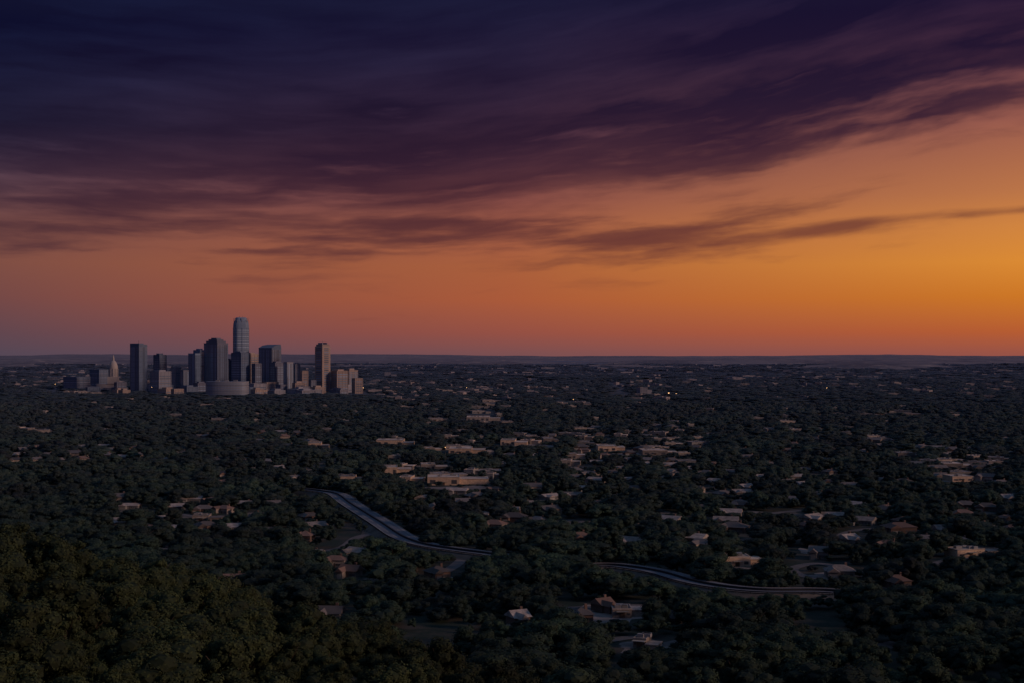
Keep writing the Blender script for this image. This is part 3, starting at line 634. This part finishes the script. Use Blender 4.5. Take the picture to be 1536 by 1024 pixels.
clear_a = np.array(clear)
def scatter(y0, y1, sp, half=.43):
    xs = np.arange(-half*y1, half*y1, sp); ys = np.arange(y0, y1, sp*.92)
    A, B = np.meshgrid(xs, ys); A = A+rng.uniform(-.8, .8, A.shape)*sp; B = B+rng.uniform(-.8, .8, B.shape)*sp
    k = np.abs(A) < half*B+15; return A[k], B[k]
def height_cap(x, y, wide):
    """how tall each tree may grow: none on footprints, low where a building or the road stands just beyond"""
    cap = np.full(len(x), 99.0)
    r = np.hypot(x, y); ux = x/r; uy = y/r
    for cx, cy, cr, oc, bh in clear_a:
        dx = cx-x; dy = cy-y; D = math.hypot(cx, cy)
        al = dx*ux+dy*uy; la = np.abs(dx*uy-dy*ux)
        foot = (la < cr+wide*.25) & (np.abs(al) < cr+wide*.25)
        cap[foot] = 0
        front = (la < cr+wide*.3) & (al > cr) & (al < cr+16*D/H)
        lim = (al-cr)*H/D+bh*max(0.0, 1.0-oc)+.8
        cap = np.where(front, np.minimum(cap, lim), cap)
    ii = np.where((y > 480) & (y < 1300))[0]
    X_ = x[ii]; Y_ = y[ii]
    dm0 = np.min((X_[:, None]-roadpts[None, ::2, 0])**2+(Y_[:, None]-roadpts[None, ::2, 1])**2, axis=1)**.5
    cap[ii[dm0 < 11.0]] = 0
    for off in np.arange(6, 84, 6.0):
        qx = X_+ux[ii]*off; qy = Y_+uy[ii]*off; rp = road_open
        dmin = np.min((qx[:, None]-rp[None, ::2, 0])**2+(qy[:, None]-rp[None, ::2, 1])**2, axis=1)**.5
        lim = RZ+(off-6)*H/r[ii]-.9
        bad = dmin < 9.5
        cap[ii] = np.where(bad, np.minimum(cap[ii], lim), cap[ii])
    ii = np.where((y > 480) & (y < 1650))[0]; X_ = x[ii]; Y_ = y[ii]
    for off in (0, 8, 16, 24):
        qx = X_+ux[ii]*off; qy = Y_+uy[ii]*off
        dmin = np.min((qx[:, None]-street_pts[None, :, 0])**2+(qy[:, None]-street_pts[None, :, 1])**2, axis=1)**.5
        lim = 0 if off == 0 else off*H/r[ii]+1.0
        cap[ii] = np.where(dmin < 6.5, np.minimum(cap[ii], lim), cap[ii])
    return cap
pts = []
def add(x, y, s, sz):
    z = terr(x, y)
    for a, b, c, d, e in zip(x, y, z, s, sz): pts.append((a, b, c, d, e, random.randrange(5), random.uniform(0, 6.28)))
for y0, y1, sp, sc in ((455,1500,8.8,1.0),(1500,3000,13.0,1.4),(3000,6000,25,2.8),(6000,16000,74,9.0)):
    x, y = scatter(y0, y1, sp)
    ln = np.array([mnoise.noise(Vector((a/(45.0+b*.02), b/(75.0+b*.05), 5.0))) for a, b in zip(x, y)])
    k = (ln < (.42 if y0 < 1000 else .34)+.25*rng.random(len(x))) & (rng.random(len(x)) < (.97 if y1 <= 3000 else .85)); x, y, ln = x[k], y[k], ln[k]
    if y0 > 2000:
        k = ~((x/y > -.33) & (x/y < -.09) & (y > 3950) & (y < 4900) & (rng.random(len(x)) < .6)); x, y, ln = x[k], y[k], ln[k]
    cap = height_cap(x, y, sc*5.0)
    big = np.exp(rng.normal(0, .42, len(x)))*(1.0-.5*ln)
    s = np.clip(big, .36, 2.2)*sc; sz = np.clip(big*rng.uniform(.8, 1.15, len(x)), .42, 1.4)*(.92 if y1 <= 3000 else (.72 if y1 <= 6000 else .9))
    szc = np.minimum(sz, cap/9.6); s = s*np.clip(.35+.65*szc/sz, .35, 1)
    k = (cap > 1.3); x, y, s, szc = x[k], y[k], s[k], szc[k]
    add(x, y, s, szc)
# the clump of taller trees that stands before the middle of the road
for _ in range(70):
    px = random.uniform(742, 888); j = int(np.argmin(np.abs(road_px-px))); D = roadpts[j, 1]-random.uniform(16, 46)
    add(np.array([wx(px, D)]), np.array([D]), np.array([random.uniform(.8, 1.25)]), np.array([random.uniform(.7, 1.05)]))
plain_n = len(pts)
hx_, hy_ = scatter(118, 455, 5.0, .46); hz_ = terr(hx_, hy_)
k = (hz_ > 3); hx_, hy_ = hx_[k], hy_[k]
sh_ = np.clip(np.exp(rng.normal(-.42, .22, len(hx_))), .40, .95)
add(hx_, hy_, sh_, np.clip(sh_*.95, .42, .85))
pts = np.array(pts)
sil_u = np.array([-.36,-.243,-.17,-.08,-.02,.4]); sil_s = np.array([.128,.149,.187,.21,.23,.24])
u = pts[:,0]/pts[:,1]; s_top = (H-(pts[:,2]+8*pts[:,4]))/pts[:,1]
lim = np.interp(u, sil_u, sil_s)
vis = (np.abs(u) < .355) & (s_top < .216)
hillp = np.arange(len(pts)) >= plain_n
vis &= np.where(hillp, (s_top > lim-.012) & (pts[:,1] < 250), (s_top < lim-.01))
cand = np.where(vis)[0]; cand = cand[np.argsort(pts[cand, 1]/pts[cand, 3])][:298]
chosen = set(cand.tolist())
KIND = ['round topped','tall','spreading','small','loose crowned']
roots = {}
for i in cand:
    x, y, z, s, sz, ki, ro = pts[i]; ki = int(ki); s0 = s_top[i]
    if i >= plain_n:
        where = 'on the crest of the near hillside' if s0 < lim[i]+.02 else ('low on the near hillside at bottom left' if s0 > .19 else 'on the upper slope of the near hillside')
    else: where = 'in the wood at the bottom edge, %s' % ('left of centre' if u[i] < -.05 else ('centre' if u[i] < .12 else 'right'))
    lab = '%s dark leaved tree %s' % (KIND[ki], where)
    if ki not in roots:
        o = thing('tree', lab, 'tree', (0,0,0)); link('trunk', trunks[ki], o); c = link('crown', crowns[ki], o); roots[ki] = (o, c)
    else: o = copy_tree(roots[ki][0])
    o.location = (x, y, z); o.rotation_euler = (0, 0, ro); o.scale = (s, s, sz)
    tag(o, lab, 'tree', '%s trees %s' % (KIND[ki], where))
def instancer(name, P, label, cat):
    me = bpy.data.meshes.new(name); me.from_pydata(P[:, :3].tolist(), [], [])
    a = me.attributes.new('scl', 'FLOAT_VECTOR', 'POINT'); a.data.foreach_set('vector', np.stack([P[:,3], P[:,3], P[:,4]], 1).ravel())
    a = me.attributes.new('rot', 'FLOAT_VECTOR', 'POINT'); a.data.foreach_set('vector', np.stack([P[:,6]*0, P[:,6]*0, P[:,6]], 1).ravel())
    a = me.attributes.new('pick', 'INT', 'POINT'); a.data.foreach_set('value', P[:,5].astype(np.int32))
    o = link(name, me); tag(o, label, cat, kind='stuff')
    ng = bpy.data.node_groups.new(name, 'GeometryNodeTree')
    ng.interface.new_socket('Geometry', in_out='INPUT', socket_type='NodeSocketGeometry'); ng.interface.new_socket('Geometry', in_out='OUTPUT', socket_type='NodeSocketGeometry')
    gi = ng.nodes.new('NodeGroupInput'); go = ng.nodes.new('NodeGroupOutput'); ip = ng.nodes.new('GeometryNodeInstanceOnPoints'); jn = ng.nodes.new('GeometryNodeJoinGeometry')
    for ki in roots:
        oi = ng.nodes.new('GeometryNodeObjectInfo'); oi.transform_space = 'ORIGINAL'; oi.inputs['Object'].default_value = roots[ki][1]; oi.inputs['As Instance'].default_value = True
        ng.links.new(oi.outputs['Geometry'], jn.inputs[0])
    def na(n, t):
        q = ng.nodes.new('GeometryNodeInputNamedAttribute'); q.data_type = t; q.inputs['Name'].default_value = n; return q.outputs['Attribute']
    ng.links.new(gi.outputs[0], ip.inputs['Points']); ng.links.new(jn.outputs[0], ip.inputs['Instance']); ip.inputs['Pick Instance'].default_value = True
    ng.links.new(na('pick', 'INT'), ip.inputs['Instance Index']); ng.links.new(na('rot', 'FLOAT_VECTOR'), ip.inputs['Rotation']); ng.links.new(na('scl', 'FLOAT_VECTOR'), ip.inputs['Scale'])
    ng.links.new(ip.outputs[0], go.inputs[0])
    md = o.modifiers.new('instances', 'NODES'); md.node_group = ng; return o
rest = np.array([i for i in range(len(pts)) if i not in chosen])
instancer('woodland', pts[rest], 'dark wooded plain of countless trees stretching to the horizon', 'woodland')
ux_, uy_ = scatter(115, 300, 4.6, .46); uz_ = terr(ux_, uy_)-1.6; k = uz_ > 5; ux_, uy_, uz_ = ux_[k], uy_[k], uz_[k]
n = len(ux_); U = np.stack([ux_, uy_, uz_, rng.uniform(.35,.6,n), rng.uniform(.3,.45,n), rng.integers(0,5,n).astype(float), rng.uniform(0,6.28,n)], 1)
instancer('undergrowth', U, 'dense dark undergrowth between the trees of the near hillside', 'undergrowth')

# ------------------------------------------------------------------ sky
W_ = bpy.data.worlds.new('World'); scene.world = W_; W_.use_nodes = True
nt = NT(W_.node_tree); bg = nt.n['Background']
tc = nt.node('ShaderNodeTexCoord'); X = nt.sep(tc.outputs['Generated'])
az = nt.m('ARCTAN2', X[0], X[1])
hyp = nt.m('SQRT', nt.m('ADD', nt.m('MULTIPLY', X[0], X[0]), nt.m('ADD', nt.m('MULTIPLY', X[1], X[1]), 1e-5)))
t = nt.m('MAXIMUM', nt.m('DIVIDE', X[2], hyp), 0.0)
t = nt.m('MINIMUM', t, 3.0)
g = nt.m('ADD', az, .5, clamp=True)
E = lambda y: (HY-y)/F*2.5
P25 = nt.m('MULTIPLY', t, 2.5, clamp=True)
ys = [530,500,450,400,350,300,200,100,0]
Lc = [(84,70,84),(98,70,78),(118,73,70),(128,79,68),(120,76,70),(96,66,74),(50,50,80),(34,42,78),(22,36,72)]
Cc = [(120,78,80),(148,80,68),(170,90,58),(170,95,60),(162,92,68),(140,80,72),(90,58,76),(58,48,76),(38,40,72)]
Rc = [(150,82,70),(182,92,50),(204,118,38),(218,138,52),(208,132,64),(186,116,72),(154,92,78),(106,64,76),(60,42,74)]
def skr(cols, top): return nt.ramp(P25, [(max(0, E(y)), lin(c)) for y, c in zip(ys, cols)]+[(1.0, top)], 'LINEAR')
TOP = (.035,.045,.10)
cl = skr(Lc, TOP); cc = skr(Cc, TOP); cr = skr(Rc, TOP)
fL = nt.m('DIVIDE', nt.m('SUBTRACT', g, .155), .345, clamp=True); fR = nt.m('DIVIDE', nt.m('SUBTRACT', g, .5), .345, clamp=True)
clear_c = nt.mix(fR, nt.mix(fL, cl, cc), cr)
back = nt.sstep(nt.m('ABSOLUTE', az), 1.0, 2.4)
clear_c = nt.mix(back, clear_c, cl)
gp = lambda px: math.atan((px-768)/F)+.5
EV = lambda y: (HY-y)/F
def curve(pp, k=2.5): return nt.m('MULTIPLY', nt.ramp(g, [(gp(a), EV(b)*k) for a, b in pp], 'B_SPLINE'), 1.0/k)
edge = curve([(0,314),(250,338),(480,356),(700,350),(900,312),(1100,262),(1300,204),(1536,136)])
flow = curve([(0,306),(250,314),(480,314),(700,302),(900,282),(1100,260),(1300,234),(1536,202)])
band = curve([(0,378),(300,396),(520,356),(700,352),(900,350),(1100,362),(1300,344),(1536,326)])
sh = nt.m('MULTIPLY', t, nt.m('DIVIDE', EV(310), flow))
n0 = nt.m('SUBTRACT', nt.noise(nt.comb(nt.m('MULTIPLY', az, 5.0), nt.m('MULTIPLY', sh, 12.0), 1.3), 1.0, 2, .5), .5)
n0b = nt.m('SUBTRACT', nt.noise(nt.comb(nt.m('MULTIPLY', az, 26.0), nt.m('MULTIPLY', sh, 90.0), 7.3), 1.0, 3, .55), .5)
def layer(a, s, z, det, rgh, w0, w0b): return nt.m('SUBTRACT', nt.noise(nt.comb(nt.m('MULTIPLY', az, a), nt.m('ADD', nt.m('MULTIPLY', sh, s), nt.m('ADD', nt.m('MULTIPLY', n0, w0), nt.m('MULTIPLY', n0b, w0b))), z), 1.0, det, rgh), .5)
n1 = layer(14.0, 120.0, 3.7, 5, .52, 1.4, .5)
n2 = layer(5.0, 46.0, 9.1, 5, .5, 1.2, .6)
n3 = layer(3.0, 18.0, 5.5, 3, .5, .8, .3)
q = nt.m('DIVIDE', nt.m('SUBTRACT', t, edge), .045)
q = nt.m('ADD', q, nt.m('ADD', nt.m('MULTIPLY', n1, 2.6), nt.m('MULTIPLY', n2, 4.4)))
dens = nt.sstep(q, -1.0, 1.0)
right = nt.sstep(g, .42, .85)
inner = nt.m('ADD', .90, nt.m('ADD', nt.m('MULTIPLY', nt.m('ADD', nt.m('MULTIPLY', n1, -.8), nt.m('MULTIPLY', n2, -1.3)), nt.m('ADD', .48, nt.m('MULTIPLY', right, .2))), nt.m('MULTIPLY', n3, -1.3)), clamp=True)
deck = nt.m('MULTIPLY', dens, inner)
bw = curve([(0,522),(300,524),(520,508),(700,500),(900,504),(1100,513),(1300,520),(1536,524)], 10.0)
bd = nt.m('DIVIDE', nt.m('SUBTRACT', nt.m('ADD', t, nt.m('MULTIPLY', n0, .010)), band), bw)
bd = nt.m('POWER', 2.718, nt.m('MULTIPLY', nt.m('MULTIPLY', bd, bd), -1.0))
bamp = nt.ramp(g, [(gp(0), .5), (gp(300), .45), (gp(500), .9), (gp(1000), 1.05), (gp(1536), 1.05)])
bd = nt.m('MULTIPLY', bd, bamp)
bn = nt.m('MULTIPLY', nt.m('ADD', nt.m('MULTIPLY', n1, 2.2), nt.m('MULTIPLY', n2, 1.9)), nt.m('SUBTRACT', 1.0, nt.m('MULTIPLY', nt.sstep(g, .5, .85), .4)))
bd = nt.m('MULTIPLY', nt.sstep(nt.m('ADD', bd, bn), .12, 1.2), .80)
bd = nt.m('MULTIPLY', bd, nt.sstep(t, .048, .062))
bd = nt.m('MULTIPLY', bd, nt.m('SUBTRACT', 1.0, nt.sstep(t, .11, .13)))
alpha = nt.m('SUBTRACT', 1.0, nt.m('MULTIPLY', nt.m('SUBTRACT', 1.0, deck), nt.m('SUBTRACT', 1.0, bd)))
cloudL = nt.ramp(P25, [(E(450),lin((92,55,60))),(E(380),lin((76,46,54))),(E(300),lin((44,28,47))),(E(200),lin((26,21,43))),(E(60),lin((14,15,43))),(1.0,(.02,.025,.06))])
cloudR = nt.ramp(P25, [(E(450),lin((136,70,46))),(E(350),lin((110,57,50))),(E(250),lin((66,36,51))),(E(150),lin((42,26,49))),(E(30),lin((27,18,46))),(1.0,(.02,.025,.06))])
cloudC = nt.mix(nt.m('DIVIDE', nt.m('SUBTRACT', g, .155), .69, clamp=True), cloudL, cloudR)
sky = nt.mix(alpha, clear_c, cloudC)
zen = nt.sstep(t, .3, 1.2)
sky = nt.mix(zen, sky, (.055,.092,.155))
nt.l.new(sky, bg.inputs['Color']); bg.inputs['Strength'].default_value = 1.0

# ------------------------------------------------------------------ sun
sd = bpy.data.lights.new('sun', 'SUN'); so = bpy.data.objects.new('sun', sd); COL.objects.link(so)
sd.energy = 1.15; sd.angle = math.radians(9); sd.color = (1.0, .62, .44)
dv = Vector((.86, -.34, .30)).normalized(); so.rotation_euler = dv.to_track_quat('Z', 'Y').to_euler()

cam = bpy.data.cameras.new('camera'); co = bpy.data.objects.new('camera', cam); COL.objects.link(co)
co.location = (0, 0, H); co.rotation_euler = (PI/2, 0, 0)
cam.sensor_width = 36; cam.lens = F/1536*36; cam.shift_y = (HY-512)/1536; cam.clip_start = .5; cam.clip_end = 90000
scene.camera = co
scene.view_settings.view_transform = 'Standard'; scene.view_settings.look = 'None'; scene.view_settings.exposure = 0; scene.view_settings.gamma = 1
